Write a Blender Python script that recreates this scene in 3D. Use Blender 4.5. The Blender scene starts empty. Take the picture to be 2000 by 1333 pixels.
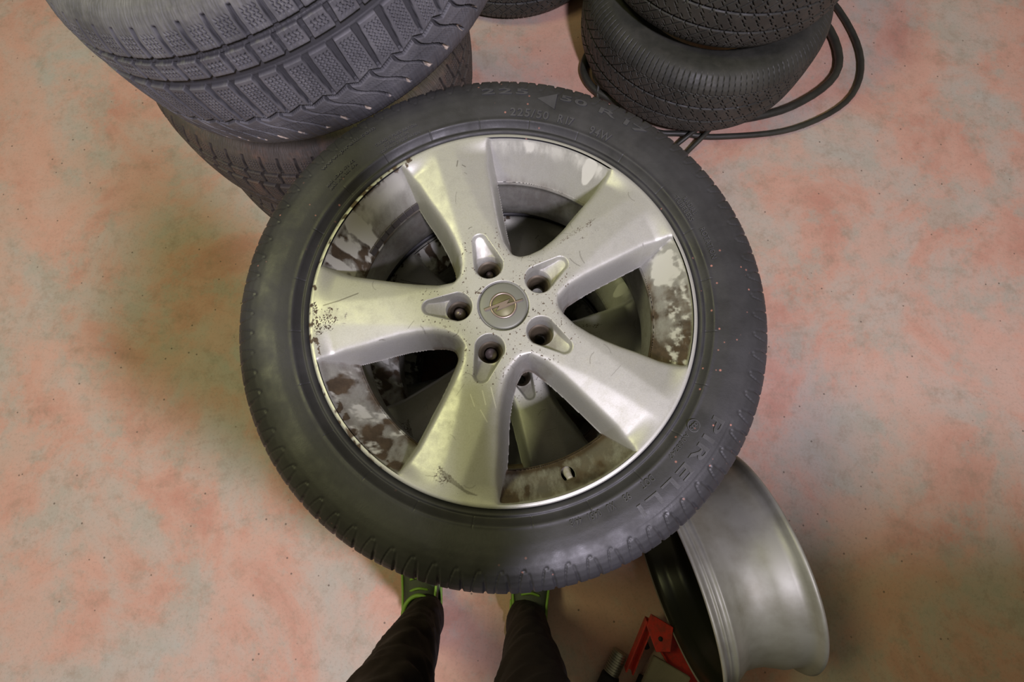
import bpy, bmesh, math, random
import numpy as np
from mathutils import Vector, Matrix, Euler
rad = math.radians
PI = math.pi
S = bpy.context.scene
COL = S.collection

# ------------------------------------------------------------ camera, world, lights
ZR = 0.676                                   # height of the top wheel's rim face
cam_d = bpy.data.cameras.new('camera'); cam = bpy.data.objects.new('camera', cam_d); COL.objects.link(cam)
cam_d.sensor_width = 36; cam_d.sensor_fit = 'HORIZONTAL'; cam_d.lens = 36 * 963 / 2000
cam_d.clip_start = 0.05
cam.location = (0.0106, -0.1694, ZR + 0.577)
cam.rotation_euler = (rad(12.5), 0, 0)
S.camera = cam

w = bpy.data.worlds.new('garage_air'); S.world = w; w.use_nodes = True
w.node_tree.nodes['Background'].inputs[0].default_value = (0.85, 0.72, 0.46, 1)
w.node_tree.nodes['Background'].inputs[1].default_value = 0.15

def area(name, loc, target, size, power, color, size_y=None):
    d = bpy.data.lights.new(name, 'AREA'); d.energy = power; d.color = color
    d.size = size
    if size_y: d.shape = 'RECTANGLE'; d.size_y = size_y
    o = bpy.data.objects.new(name, d); COL.objects.link(o); o.location = loc
    o.rotation_euler = (Vector(target) - Vector(loc)).to_track_quat('-Z', 'Y').to_euler()
    return o
area('cool_lamp', (.85, -1.72, 3.6), (0, 0, 0.6), 0.26, 112, (0.90, 0.83, 1.0), 0.5)
area('yellow_lamp', (-1.5, 0.5, 2.9), (0, 0, 0.6), 0.9, 24, (.97, 0.96, 0.48), 0.5)

S.view_settings.view_transform = 'Standard'; S.view_settings.look = 'None'
S.view_settings.gamma = 1; S.view_settings.use_curve_mapping = False
S.view_settings.exposure = 0.27

# ------------------------------------------------------------ helpers
def link(o, parent=None):
    COL.objects.link(o)
    if parent is not None: o.parent = parent
    return o
def tag(o, label=None, cat=None, group=None, kind=None):
    if label: o['label'] = label
    if cat: o['category'] = cat
    if group: o['group'] = group
    if kind: o['kind'] = kind
    return o
def empty(name, loc=(0, 0, 0), rot=(0, 0, 0)):
    o = bpy.data.objects.new(name, None); o.location = loc; o.rotation_euler = rot
    o.empty_display_size = 0.05
    return link(o)
def mesh_np(name, V, F, mat=None, parent=None, smooth=True, attrs=None):
    """V (n,3) array, F list of arrays (quads (m,4) and/or tris (m,3))"""
    me = bpy.data.meshes.new(name)
    if not isinstance(F, (list, tuple)): F = [F]
    F = [f for f in F if len(f)]
    nl = sum(f.size for f in F); nf = sum(len(f) for f in F)
    me.vertices.add(len(V)); me.vertices.foreach_set('co', np.asarray(V, np.float32).ravel())
    me.loops.add(nl); me.polygons.add(nf)
    me.loops.foreach_set('vertex_index', np.concatenate([f.ravel() for f in F]).astype(np.int32))
    cnt = np.concatenate([np.full(len(f), f.shape[1]) for f in F])
    me.polygons.foreach_set('loop_start', np.r_[0, np.cumsum(cnt)[:-1]].astype(np.int32))
    me.polygons.foreach_set('use_smooth', np.full(nf, smooth))
    me.update(calc_edges=True); me.validate()
    if attrs:
        for k, a in attrs.items():
            at = me.attributes.new(k, 'FLOAT', 'POINT'); at.data.foreach_set('value', np.asarray(a, np.float32))
    if mat: me.materials.append(mat)
    return link(bpy.data.objects.new(name, me), parent)
def from_bm(name, bm, mat=None, parent=None, smooth=False):
    me = bpy.data.meshes.new(name); bm.to_mesh(me); bm.free()
    if smooth: me.polygons.foreach_set('use_smooth', [True] * len(me.polygons))
    if mat: me.materials.append(mat)
    return link(bpy.data.objects.new(name, me), parent)
def grid_faces(n, m, wrap_n=True, wrap_m=False):
    i = np.arange(n if wrap_n else n - 1)[:, None]; j = np.arange(m if wrap_m else m - 1)[None, :]
    i2 = (i + 1) % n; j2 = (j + 1) % m
    return np.stack([i * m + j, i2 * m + j, i2 * m + j2, i * m + j2], -1).reshape(-1, 4)
def lathe(name, prof, mat, parent=None, n=96, wrap=False, smooth=True):
    p = np.array(prof, float); a = np.linspace(0, 2 * PI, n, endpoint=False)
    V = np.stack([p[None, :, 0] * np.cos(a)[:, None], p[None, :, 0] * np.sin(a)[:, None],
                  np.broadcast_to(p[None, :, 1], (n, len(p)))], -1).reshape(-1, 3)
    return mesh_np(name, V, grid_faces(n, len(p), True, wrap), mat, parent, smooth)
def smooth01(x): x = np.clip(x, 0, 1); return x * x * (3 - 2 * x)
def band(x, a, b, k):                                     # 1 between a and b with soft sides k
    return smooth01((x - a) / k + .5) * smooth01((b - x) / k + .5)
def vnoise(x, y, seed=0):
    def h(ix, iy):
        n = (ix.astype(np.int64) * 374761393 + iy.astype(np.int64) * 668265263 + seed * 974711) & 0x7fffffff
        n = ((n ^ (n >> 13)) * 1274126177) & 0x7fffffff
        return ((n ^ (n >> 16)) & 0xffff) / 65535.
    ix = np.floor(x); iy = np.floor(y); fx = x - ix; fy = y - iy
    fx = fx * fx * (3 - 2 * fx); fy = fy * fy * (3 - 2 * fy)
    return (h(ix, iy) * (1 - fx) + h(ix + 1, iy) * fx) * (1 - fy) + (h(ix, iy + 1) * (1 - fx) + h(ix + 1, iy + 1) * fx) * fy
def fbm(x, y, o=4, seed=0):
    s = 0; a = .5
    for k in range(o): s = s + a * vnoise(x * 2 ** k, y * 2 ** k, seed + k); a *= .5
    return s / (1 - .5 ** o)
def tube(name, pts, r, mat, parent=None, n=10, sub=6):
    P_ = [Vector(p) for p in pts]; out = []
    for i in range(len(P_) - 1):                          # catmull-rom
        p0 = P_[max(i - 1, 0)]; p1 = P_[i]; p2 = P_[i + 1]; p3 = P_[min(i + 2, len(P_) - 1)]
        for k in range(sub):
            t = k / sub
            out.append(.5 * ((2 * p1) + (p2 - p0) * t + (2 * p0 - 5 * p1 + 4 * p2 - p3) * t * t + (3 * p1 - p0 - 3 * p2 + p3) * t ** 3))
    out.append(P_[-1]); V = []
    up = Vector((0, 0, 1)); nrm = None
    for i, p in enumerate(out):
        d = (out[min(i + 1, len(out) - 1)] - out[max(i - 1, 0)]).normalized()
        if nrm is None: nrm = d.cross(up if abs(d.z) < .9 else Vector((1, 0, 0))).normalized()
        nrm = (nrm - d * nrm.dot(d)).normalized(); b = d.cross(nrm)
        for k in range(n):
            a = 2 * PI * k / n; V.append(p + (nrm * math.cos(a) + b * math.sin(a)) * r)
    m = len(out); F = [(i * n + k, i * n + (k + 1) % n, (i + 1) * n + (k + 1) % n, (i + 1) * n + k) for i in range(m - 1) for k in range(n)]
    V += [out[0], out[-1]]
    T = [(len(V) - 2, (k + 1) % n, k) for k in range(n)] + [(len(V) - 1, (m - 1) * n + k, (m - 1) * n + (k + 1) % n) for k in range(n)]
    return mesh_np(name, np.array([tuple(v) for v in V]), [np.array(F), np.array(T)], mat, parent)

# ------------------------------------------------------------ materials
def mat(name, color=(.5, .5, .5), rough=.5, metal=0, spec=.5):
    m = bpy.data.materials.new(name); m.use_nodes = True
    b = m.node_tree.nodes['Principled BSDF']
    b.inputs['Base Color'].default_value = (*color, 1); b.inputs['Roughness'].default_value = rough
    b.inputs['Metallic'].default_value = metal; b.inputs['Specular IOR Level'].default_value = spec
    return m
class NT:
    def __init__(s, m): s.nt = m.node_tree; s.b = s.nt.nodes['Principled BSDF']
    def n(s, t, **k):
        o = s.nt.nodes.new(t)
        for a, v in k.items(): setattr(o, a, v)
        return o
    def l(s, a, b): s.nt.links.new(a, b)
    def coord(s, out='Object'): return s.n('ShaderNodeTexCoord').outputs[out]
    def noise(s, scale, detail=4, rough=.55, vec=None, dist=0):
        o = s.n('ShaderNodeTexNoise'); o.inputs['Scale'].default_value = scale; o.inputs['Detail'].default_value = detail
        o.inputs['Roughness'].default_value = rough; o.inputs['Distortion'].default_value = dist
        s.l(vec if vec is not None else s.coord(), o.inputs['Vector']); return o.outputs['Fac']
    def ramp(s, fac, stops):
        o = s.n('ShaderNodeValToRGB'); e = o.color_ramp.elements
        while len(e) < len(stops): e.new(.5)
        for i, (p, c) in enumerate(stops):
            e[i].position = p; e[i].color = (*(c if hasattr(c, '__len__') else (c, c, c)), 1)
        s.l(fac, o.inputs[0]); return o.outputs[0]
    def mix(s, f, a, b, mode='MIX'):
        o = s.n('ShaderNodeMix', data_type='RGBA', blend_type=mode)
        for v, i in ((f, 0), (a, 6), (b, 7)):
            if hasattr(v, 'links'): s.l(v, o.inputs[i])
            elif hasattr(v, '__len__'): o.inputs[i].default_value = (*v, 1)
            else: o.inputs[i].default_value = v if i == 0 else (v, v, v, 1)
        return o.outputs[2]
    def bump(s, h, strength=.3, dist=.001, normal=None):
        o = s.n('ShaderNodeBump'); o.inputs['Strength'].default_value = strength; o.inputs['Distance'].default_value = dist
        s.l(h, o.inputs['Height'])
        if normal is not None: s.l(normal, o.inputs['Normal'])
        return o.outputs[0]
    def attr(s, name): return s.n('ShaderNodeAttribute', attribute_name=name).outputs['Fac']
    def mapping(s, scale, rot=(0, 0, 0)):
        o = s.n('ShaderNodeMapping'); o.inputs['Scale'].default_value = scale; o.inputs['Rotation'].default_value = rot
        s.l(s.coord(), o.inputs['Vector']); return o.outputs[0]

def rubber(name, c0, c1, rough=.55, dusty=.0, dustc=(.2, .17, .12), scale=9, spec=.5, speck=0):
    m = mat(name, c0, rough, spec=spec); t = NT(m)
    col = t.mix(t.ramp(t.noise(scale, 5, .6), [(.35, 0), (.68, 1)]), c0, c1)
    if dusty:
        col = t.mix(t.ramp(t.noise(scale * 2.3, 6, .65), [(.5, 0), (.75, dusty)]), col, dustc)
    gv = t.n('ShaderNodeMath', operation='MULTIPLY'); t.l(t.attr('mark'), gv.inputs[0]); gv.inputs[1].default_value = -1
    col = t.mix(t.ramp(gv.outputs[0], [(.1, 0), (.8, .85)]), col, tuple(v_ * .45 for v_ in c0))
    if speck:
        v = t.n('ShaderNodeTexVoronoi'); v.inputs['Scale'].default_value = 75; t.l(t.coord(), v.inputs['Vector'])
        sp = t.ramp(v.outputs['Distance'], [(.07, 1), (.12, 0)])
        z = t.ramp(t.noise(6, 2), [(.52, 0), (.60, 1)])
        sel = t.mix(1, sp, z, 'MULTIPLY')
        col = t.mix(t.mix(1, sel, speck, 'MULTIPLY'), col, (.62, .26, .20))
    t.l(col, t.b.inputs['Base Color'])
    t.l(t.ramp(t.noise(40, 3), [(.3, rough - .1), (.7, rough + .12)]), t.b.inputs['Roughness'])
    t.l(t.bump(t.noise(260, 4, .7), .25, .0006), t.b.inputs['Normal'])
    return m
M = {}
M['tyre'] = rubber('rubber_black', (.022, .022, .023), (.040, .040, .044), .52, .4, (.060, .058, .060), speck=.6)
M['bead'] = rubber('rubber_bead', (.045, .039, .042), (.065, .057, .06), .55)
M['letter'] = rubber('rubber_lettering', (.050, .050, .054), (.075, .075, .08), .40)
M['winter'] = rubber('rubber_winter', (.085, .085, .092), (.155, .155, .165), .66, .5, (.24, .235, .235), 14)
M['winterlow'] = rubber('rubber_winter_brown', (.055, .048, .04), (.09, .075, .06), .7, .6, (.17, .10, .065), 14)
M['allseason'] = rubber('rubber_allseason', (.026, .027, .022), (.048, .048, .040), .58, .35, (.085, .08, .065), 12)
M['hose'] = rubber('hose_rubber', (.02, .02, .016), (.04, .04, .03), .5)

def alloy(name, base, dark=1.0):
    m = mat(name, base, .46, .5); t = NT(m)
    mark = t.attr('mark')
    def broken(a, sc, lo, hi, st):
        nz = t.n('ShaderNodeMath', operation='MULTIPLY_ADD'); t.l(t.noise(sc, 8, .68, vec=t.mapping(st, (0, 0, .9))), nz.inputs[0]); nz.inputs[1].default_value = 1.25; t.l(a, nz.inputs[2])
        return t.mix(1, t.ramp(nz.outputs[0], [(lo, 0), (hi, 1)]), t.ramp(a, [(0.0, 0), (.45, 1)]), 'MULTIPLY')
    dirt_shade = broken(t.attr('dirt_shade'), 42, .66, 1.62, (1, .38, .4)); pale = broken(t.attr('pale'), 50, .72, 1.85, (1, .38, .4))
    n1 = t.noise(7, 3); n2 = t.noise(55, 6, .7); n3 = t.noise(700, 2)
    c = t.mix(t.ramp(n1, [(.35, 0), (.65, 1)]), base, tuple(v * .90 for v in base))
    c = t.mix(t.ramp(n2, [(.50, 0), (.78, .5)]), c, (base[0] * .72, base[1] * .70, base[2] * .58))
    c = t.mix(t.ramp(n3, [(.3, 0), (.7, .14)]), c, (.9, .9, .9))
    grime = t.mix(t.ramp(t.noise(40, 5, .7), [(.3, 0), (.7, 1)]), (.135, .095, .058), (.040, .028, .018))
    c = t.mix(dirt_shade, c, grime); c = t.mix(pale, c, (.70, .70, .64)); c = t.mix(mark, c, (.06, .045, .03))
    t.l(c, t.b.inputs['Base Color'])
    dm = t.mix(dirt_shade, (.5,) * 3, (.05,) * 3); dm = t.mix(pale, dm, (.2,) * 3); t.l(dm, t.b.inputs['Metallic'])
    r = t.mix(dirt_shade, t.ramp(n2, [(.35, .42), (.75, .58)]), (.7,) * 3); t.l(r, t.b.inputs['Roughness'])
    t.l(t.bump(t.mix(.5, n2, n3), .12, .0005), t.b.inputs['Normal'])
    return m
M['alloy'] = alloy('alloy_silver', (.50, .50, .455))
M['alloy_low'] = alloy('alloy_dirty', (.52, .52, .45))
M['barrel'] = mat('barrel_dark', (.10, .095, .10), .45, .5)
M['cap'] = mat('cap_grey', (.20, .205, .175), .5, .3)
M['chrome'] = mat('emblem_chrome', (.42, .34, .30), .38, .8)
M['recess'] = mat('emblem_recess', (.17, .16, .08), .5, .3)
M['seat'] = mat('lug_seat', (.085, .068, .045), .5, .5)
M['bolt'] = mat('bolt_steel', (.17, .14, .14), .42, .7)
M['black'] = mat('soft_black', (.012, .012, .012), .7)
M['lead'] = mat('weight_grey', (.10, .09, .095), .5, .5)
M['valve'] = mat('valve_cap', (.55, .52, .54), .4)

m = mat('concrete', (.5, .4, .35), .62, spec=.35); t = NT(m); M['floor'] = m
g = t.ramp(t.noise(3.4, 9, .66, dist=.5), [(.36, (.50, .26, .195)), (.46, (.55, .33, .255)), (.54, (.50, .385, .32)), (.66, (.44, .41, .36))])
g = t.mix(t.ramp(t.noise(7, 9, .72), [(.50, 0), (.60, .7)]), g, (.40, .37, .31))
g = t.mix(t.ramp(t.noise(19, 8, .75), [(.50, 0), (.70, .6)]), g, (.30, .22, .16))
g = t.mix(t.ramp(t.noise(2.7, 6, .7, vec=t.mapping((1, 1, 1), (0, 0, 1.1))), [(.50, 0), (.58, .55)]), g, (.60, .36, .28))
g = t.mix(t.ramp(t.noise(150, 5, .8), [(.52, 0), (.75, .5)]), g, (.24, .19, .15))
v = t.n('ShaderNodeTexVoronoi'); v.inputs['Scale'].default_value = 26; t.l(t.coord(), v.inputs['Vector'])
g = t.mix(t.ramp(v.outputs['Distance'], [(.045, .8), (.075, 0)]), g, (.12, .09, .07))
t.l(g, t.b.inputs['Base Color'])
t.l(t.bump(t.noise(60, 6, .7), .25, .002), t.b.inputs['Normal'])
t.l(t.ramp(t.noise(20, 4), [(.3, .5), (.7, .75)]), t.b.inputs['Roughness'])

# ------------------------------------------------------------ floor
n = 60; xs = np.linspace(-3.2, 3.2, n)
X, Y = np.meshgrid(xs, xs, indexing='ij')
Z = (fbm(X * 2.2 + 9, Y * 2.2 + 4, 3) - .5) * .003 - .0015
fl = mesh_np('floor', np.stack([X, Y, Z], -1).reshape(-1, 3), grid_faces(n, n, False), M['floor'])
tag(fl, 'pinkish stained concrete workshop floor', kind='structure')

# ------------------------------------------------------------ marks on the top rim (wheel coordinates, mm)
def strokes(X, Y, L):
    out = np.zeros_like(X)
    for pts, wd, st in L:
        p = np.array(pts, float)
        x0, x1 = p[:, 0].min() - 4, p[:, 0].max() + 4; y0, y1 = p[:, 1].min() - 4, p[:, 1].max() + 4
        s = (X > x0) & (X < x1) & (Y > y0) & (Y < y1)
        if not s.any(): continue
        xx, yy = X[s], Y[s]; d = np.full(xx.shape, 1e9)
        for a, b in zip(p[:-1], p[1:]):
            ab = b - a; tt = np.clip(((xx - a[0]) * ab[0] + (yy - a[1]) * ab[1]) / max(ab @ ab, 1e-9), 0, 1)
            d = np.minimum(d, np.hypot(xx - a[0] - tt * ab[0], yy - a[1] - tt * ab[1]))
        out[s] = np.maximum(out[s], st * smooth01((wd - d) / .7 + .5))
    return out
def blob(X, Y, cx, cy, rx, ry, ang=0, seed=3, rag=.5, fr=.08):
    c, s = math.cos(rad(ang)), math.sin(rad(ang)); dx, dy = X - cx, Y - cy
    u = (dx * c + dy * s) / rx; v = (-dx * s + dy * c) / ry
    return smooth01((1.1 - np.hypot(u, v) + rag * (fbm(X * fr, Y * fr, 4, seed) - .5) * 2) * 1.7)

# ------------------------------------------------------------ alloy rim face as a height field (mm)
WLr = [0, 62, 75, 90, 110, 130, 150, 170, 200, 225, 240]; WLw = [60, 44, 36.5, 34, 35.5, 39, 44, 50, 57.5, 67, 76]
WRr = [0, 62, 68, 85, 110, 130, 150, 170, 195, 225, 240]; WRw = [60, 42, 32, 28, 29.5, 32, 35, 38, 41.8, 51, 59]
def rim_height(x, y):
    r = np.hypot(x, y); a = np.degrees(np.arctan2(y, x))
    rel0 = (a - 36 + 36) % 72 - 36
    fade = smooth01((232 - r) / 22) * smooth01((r - 56) / 34)
    cl = np.interp(r, [0, 62, 85, 220], [33, 31, 25, 22]); cr = np.interp(r, [0, 62, 103, 134, 187, 240], [27, 25, 18, 10.5, 5.5, 4])
    sp = lambda v, kk: np.logaddexp(0, np.clip(v / kk, -40, 40)) * kk
    def smax(p, q, k):
        hh = np.clip(.5 + .5 * (p - q) / k, 0, 1); return q * (1 - hh) + p * hh + k * hh * (1 - hh)
    e = None
    for off in (0, np.where(rel0 > 0, -72, 72)):            # nearest spoke and its neighbour
        rel = rel0 + off; w = r * np.sin(np.radians(rel)); w = np.where(np.abs(rel) > 80, np.sign(rel) * 400, w)
        ei = np.minimum(np.interp(r, WLr, WLw) - w, np.interp(r, WRr, WRw) + w)
        zi = -sp(w - cl, 1.6) * .23 - sp(-w - cr, 1.6) * .17
        if e is None: e, facet = ei, zi
        else: e, facet = smax(e, ei, 14.0), np.maximum(facet, zi)
    e = smax(e, 60 - r, 13.0)
    e = smax(e, (r - 231.5) * 1.2, 5.0)
    z = facet * fade - .5 * smooth01((r - 60) / 60) * smooth01((215 - r) / 40)
    z = z - sp(-e, 1.6) * 5.0 - sp(3.5 - e, 1.4) * .35
    cone = -sp(233.2 - r, .9) * 58 / 38.5
    kk = 1.3; z = np.logaddexp(z / kk, np.clip(cone, -400, 0) / kk) * kk
    # lug pockets
    for i in range(5):
        b = rad(36 + 72 * i + 1.5); c, s = math.cos(b), math.sin(b)
        u = x * c + y * s; v = -x * s + y * c
        tt = np.clip((u - 56) / 33, 0, 1); d = np.hypot(u - 56 - 33 * tt, v) - (17.8 - 8.3 * tt)
        floor_ = np.interp(u, [38, 72, 99], [-15, -14, -3.0]) + .012 * v * v
        m_ = smooth01(.5 - (d + 1.2) / 4.4)
        z = np.where(m_ > 0, z * (1 - m_) + np.minimum(z, floor_) * m_, z)
    # recess for the centre cap
    z = z - 5 * smooth01((31.0 - r) / 1.2 + .5)
    # valve opening in the sloped wall
    return z
LUG = [(56 * math.cos(rad(37.5 + 72 * i)), 56 * math.sin(rad(37.5 + 72 * i))) for i in range(5)]
VALVE = (77.5, -199.5)
def build_rim_mesh():
    h = .66; R = 231.0
    nx = int(2 * R / h) + 5; g1 = (np.arange(nx) - (nx - 1) / 2) * h
    X, Y = np.meshgrid(g1, g1, indexing='ij')
    x, y = X.ravel().copy(), Y.ravel().copy()
    z = rim_height(x, y)
    ZC = -54.0
    keep = (z > ZC) & (np.hypot(x, y) < R)
    for lx, ly in LUG: keep &= np.hypot(x - lx, y - ly) > 15.6
    keep &= np.hypot(x - VALVE[0], y - VALVE[1]) > 8.6
    K = keep.reshape(nx, nx)
    fi = K[:-1, :-1] | K[1:, :-1] | K[1:, 1:] | K[:-1, 1:]
    i, j = np.nonzero(fi)
    F = np.stack([i * nx + j, (i + 1) * nx + j, (i + 1) * nx + j + 1, i * nx + j + 1], -1)
    used = np.zeros(nx * nx, bool); used[F.ravel()] = True
    out = used & ~keep
    # snap the outer ring of vertices to the exact outlines
    r = np.hypot(x, y); s = out & (r >= R); x[s] *= R / r[s]; y[s] *= R / r[s]
    for lx, ly, rr in [(a, b, 15.6) for a, b in LUG] + [(VALVE[0], VALVE[1], 8.6)]:
        d = np.hypot(x - lx, y - ly); s2 = out & (d <= rr) & (d > 1e-6)
        x[s2] = lx + (x[s2] - lx) * rr / d[s2]; y[s2] = ly + (y[s2] - ly) * rr / d[s2]; out[s2] = False; 
    s = out & (r < R)
    for _ in range(9):
        zz = rim_height(x[s], y[s]); e_ = .2
        gx = (rim_height(x[s] + e_, y[s]) - zz) / e_; gy = (rim_height(x[s], y[s] + e_) - zz) / e_
        g2 = gx * gx + gy * gy + .5; st = np.clip((ZC - zz) / g2, -.12, .12)
        x[s] += st * gx; y[s] += st * gy
    z = rim_height(x, y)
    z[s] = np.maximum(z[s], ZC - 1.5)
    idx = -np.ones(nx * nx, int); u = np.nonzero(used)[0]; idx[u] = np.arange(len(u))
    V = np.stack([x[u], y[u], z[u]], -1); F = idx[F]
    # extrude boundary loops of the lug holes and the valve hole downwards
    E = np.concatenate([F[:, [0, 1]], F[:, [1, 2]], F[:, [2, 3]], F[:, [3, 0]]])
    Es = np.sort(E, 1); key = Es[:, 0] * 10 ** 7 + Es[:, 1]
    _, inv, cnt = np.unique(key, return_inverse=True, return_counts=True)
    B = E[cnt[inv] == 1]
    newV, newF = [], []; base = len(V)
    for lx, ly, rr, dep in [(a, b, 15.6, -40) for a, b in LUG] + [(VALVE[0], VALVE[1], 8.6, -999)]:
        mid = (V[B[:, 0], :2] + V[B[:, 1], :2]) / 2
        b = B[np.abs(np.hypot(mid[:, 0] - lx, mid[:, 1] - ly) - rr) < 1.2]
        vs = np.unique(b); mp = {v_: base + k for k, v_ in enumerate(vs)}; base += len(vs)
        nv = V[vs].copy(); nv[:, 2] = dep if dep > -900 else nv[:, 2] - 14; newV.append(nv)
        newF += [(p1, p0, mp[p0], mp[p1]) for p0, p1 in b]
    V = np.concatenate([V] + newV); F = np.concatenate([F, np.array(newF)])
    # lip, flange and barrel, as a lathe appended to the mesh
    nl = 420; a = np.linspace(0, 2 * PI, nl, endpoint=False)
    out_p = np.array([(R, 0), (232.5, .05), (234.2, -.2), (235.4, -1.0), (236, -2.4), (236, -9), (232, -13), (224, -15), (219, -24)])
    inn_p = np.array([(196.4, -53.5), (195.2, -56), (194.8, -58), (196.6, -59.5), (199, -61), (199.5, -75), (200, -120), (203, -140), (212, -160), (214, -178), (222, -184), (229, -188), (229, -192)])
    for p in (out_p, inn_p):
        b0 = len(V)
        L = np.stack([p[None, :, 0] * np.cos(a)[:, None], p[None, :, 0] * np.sin(a)[:, None], np.broadcast_to(p[None, :, 1], (nl, len(p)))], -1).reshape(-1, 3)
        V = np.concatenate([V, L]); F = np.concatenate([F, grid_faces(nl, len(p)) + b0])
    x, y, z = V.T; r = np.hypot(x, y); th = np.degrees(np.arctan2(y, x))
    rel = (th - 36 + 36) % 72 - 36
    wall = smooth01((-z - 1.5) / 6) * smooth01((r - 150) / 12) * smooth01((5.5 - np.abs(z + (233.2 - r) * 1.506)) / 3)              # the sloped outer wall between spokes
    f = lambda s, o=4, sd=0: fbm(x * s + 50, y * s + 50, o, sd)
    ar = lambda a0, a1, k=5: band((th - a0 + 180) % 360 - 180, 0, (a1 - a0) % 360, k)
    dirt_shade = np.zeros(len(V)); pale = np.zeros(len(V))
    # wall sectors: bottom left heaviest, top left wiped, right and bottom dusty, top nearly clean
    g_ = lambda sd, sc=.035, lo=.30, k=2.0: smooth01((f(sc, 5, sd) - lo) * k)
    dirt_shade += wall * ar(190, 242, 8) * (.25 + .65 * g_(2, .040, .36))
    dirt_shade += wall * ar(147, 172, 12) * (.15 + .60 * g_(7, .045, .38))
    dirt_shade += wall * ar(126, 150, 10) * .22
    dirt_shade += wall * ar(-24, 18, 10) * (.22 + .30 * g_(9, .04, .40)) + wall * ar(-24, -10, 8) * .25
    dirt_shade += wall * ar(-100, -46, 8) * (.34 + .28 * g_(12, .035, .42))
    dirt_shade += wall * ar(48, 98) * .10
    st_ = fbm(np.radians(th) * 26 + r * .05, r * .16, 4, 31)
    pale += wall * ar(192, 238, 8) * smooth01((fbm(np.radians(th) * 14 + r * .03, r * .07, 4, 21) - .46) * 2.6) * .75
    pale += wall * ar(146, 168, 8) * smooth01((st_ - .42) * 2.4) * .65
    pale += wall * ar(126, 148, 6) * smooth01((r - 208) / 14) * .38
    pale += wall * ar(-22, 26, 6) * smooth01((st_ - .42) * 2.4) * .6 * smooth01((r - 204) / 10)
    pale += wall * ar(48, 98, 4) * smooth01((r - 214) / 12) * (.30 + .35 * g_(25, .09, .42))
    pale += blob(x, y, -188, 110, 23, 12, -38, 4, .2) * wall * .95            # wiped oval top left
    pale += blob(x, y, -205, 84, 20, 7, -30, 17, .3) * wall * .5
    pale += blob(x, y, -213, 62, 18, 6, -22, 18, .3) * wall * .5
    pale += blob(x, y, 206, 58, 13, 24, 20, 6, .5) * wall * .85                # pale patch right
    pale += blob(x, y, 112, 192, 8, 12, -30, 8, .4) * wall * .9
    dirt_shade += blob(x, y, -180, 70, 15, 22, 30, 11, .7) * wall * .6
    dirt_shade += smooth01((-z - 42) / 12) * .15 + smooth01((-z - 58.5) / 2) * .10 * smooth01((r - 70) / 10)  # browner low wall; below the step, shade painted into the barrel colour
    dirt_shade += .22 * smooth01((-z - 3) / 8) * smooth01((105 - r) / 6)             # lug pockets
    # handling grime on spoke faces
    face = smooth01((z + 3) / 2)
    for cx, cy, rx, ry, an_, s_ in [(-222, -18, 20, 20, 0, .95), (-205, -60, 18, 9, 20, .4), (-64, -204, 18, 7, -35, .5),
                                    (-50, -150, 16, 9, -30, .22), (88, 95, 34, 4, 35, .55), (102, 90, 28, 3, 28, .5), (-228, -40, 14, 8, 0, .8)]:
        dirt_shade += blob(x, y, cx, cy, rx, ry, an_, 15, 1.3, .10) * face * s_ * .8 * smooth01((f(.85, 3, 14) - .40) * 3)
    dirt_shade += smooth01((f(.5, 3, 40) - .70) * 9) * .8 * smooth01((120 - r) / 40) * face
    edge = smooth01((r - 224) / 3)
    dirt_shade += edge * ar(120, 235) * smooth01((f(.12, 4, 33) - .52) * 8) * .6
    rng = random.Random(5); L = []
    for _ in range(60):
        a0 = rng.uniform(0, 2 * PI); rr = rng.uniform(60, 220); cx, cy = rr * math.cos(a0), rr * math.sin(a0)
        d = rng.uniform(0, PI); ln = rng.uniform(2, 9); cu = rng.uniform(-.5, .5)
        L.append(([(cx + ln * q * math.cos(d + cu * q), cy + ln * q * math.sin(d + cu * q)) for q in (-1, -.5, 0, .5, 1)], rng.uniform(.2, .5), rng.uniform(.25, .7)))
    for k in range(9):                                                         # brushed grime at lower spoke
        L.append(([(-72 + k * 3.2, -190 - k * 2.6), (-64 + k * 3, -203 - k * 2), (-48 + k * 2.4, -213 - k)], .6, .55))
    L += [([(-218, 0), (-200, 6), (-178, 16)], .8, .6), ([(-60, 196), (-61, 188)], .7, .6), ([(-54, 190), (-50, 188)], .7, .6),
          ([(58, 118), (80, 128), (98, 140)], 1.0, .5), ([(64, 104), (84, 116), (82, 122)], .9, .5), ([(40, 92), (70, 104)], 1.0, .4)]
    mark = strokes(x, y, L) * smooth01((z + 9) / 3)
    Lp = [([(-38, -108), (-33, -122)], .5, .8), ([(-24, -104), (-20, -120)], .6, .9), ([(-14, -100), (-8, -124)], .6, .9), ([(-26, -126), (-18, -140)], .5, .7)]
    pale = np.maximum(pale, strokes(x, y, Lp) * face)
    return V, F, dict(dirt_shade=np.clip(dirt_shade * (1 - np.clip(pale, 0, 1) * .8), 0, 1), pale=np.clip(pale, 0, 1), mark=mark)
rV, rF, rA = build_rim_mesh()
M['alloy'].name = 'alloy_silver'

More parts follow.
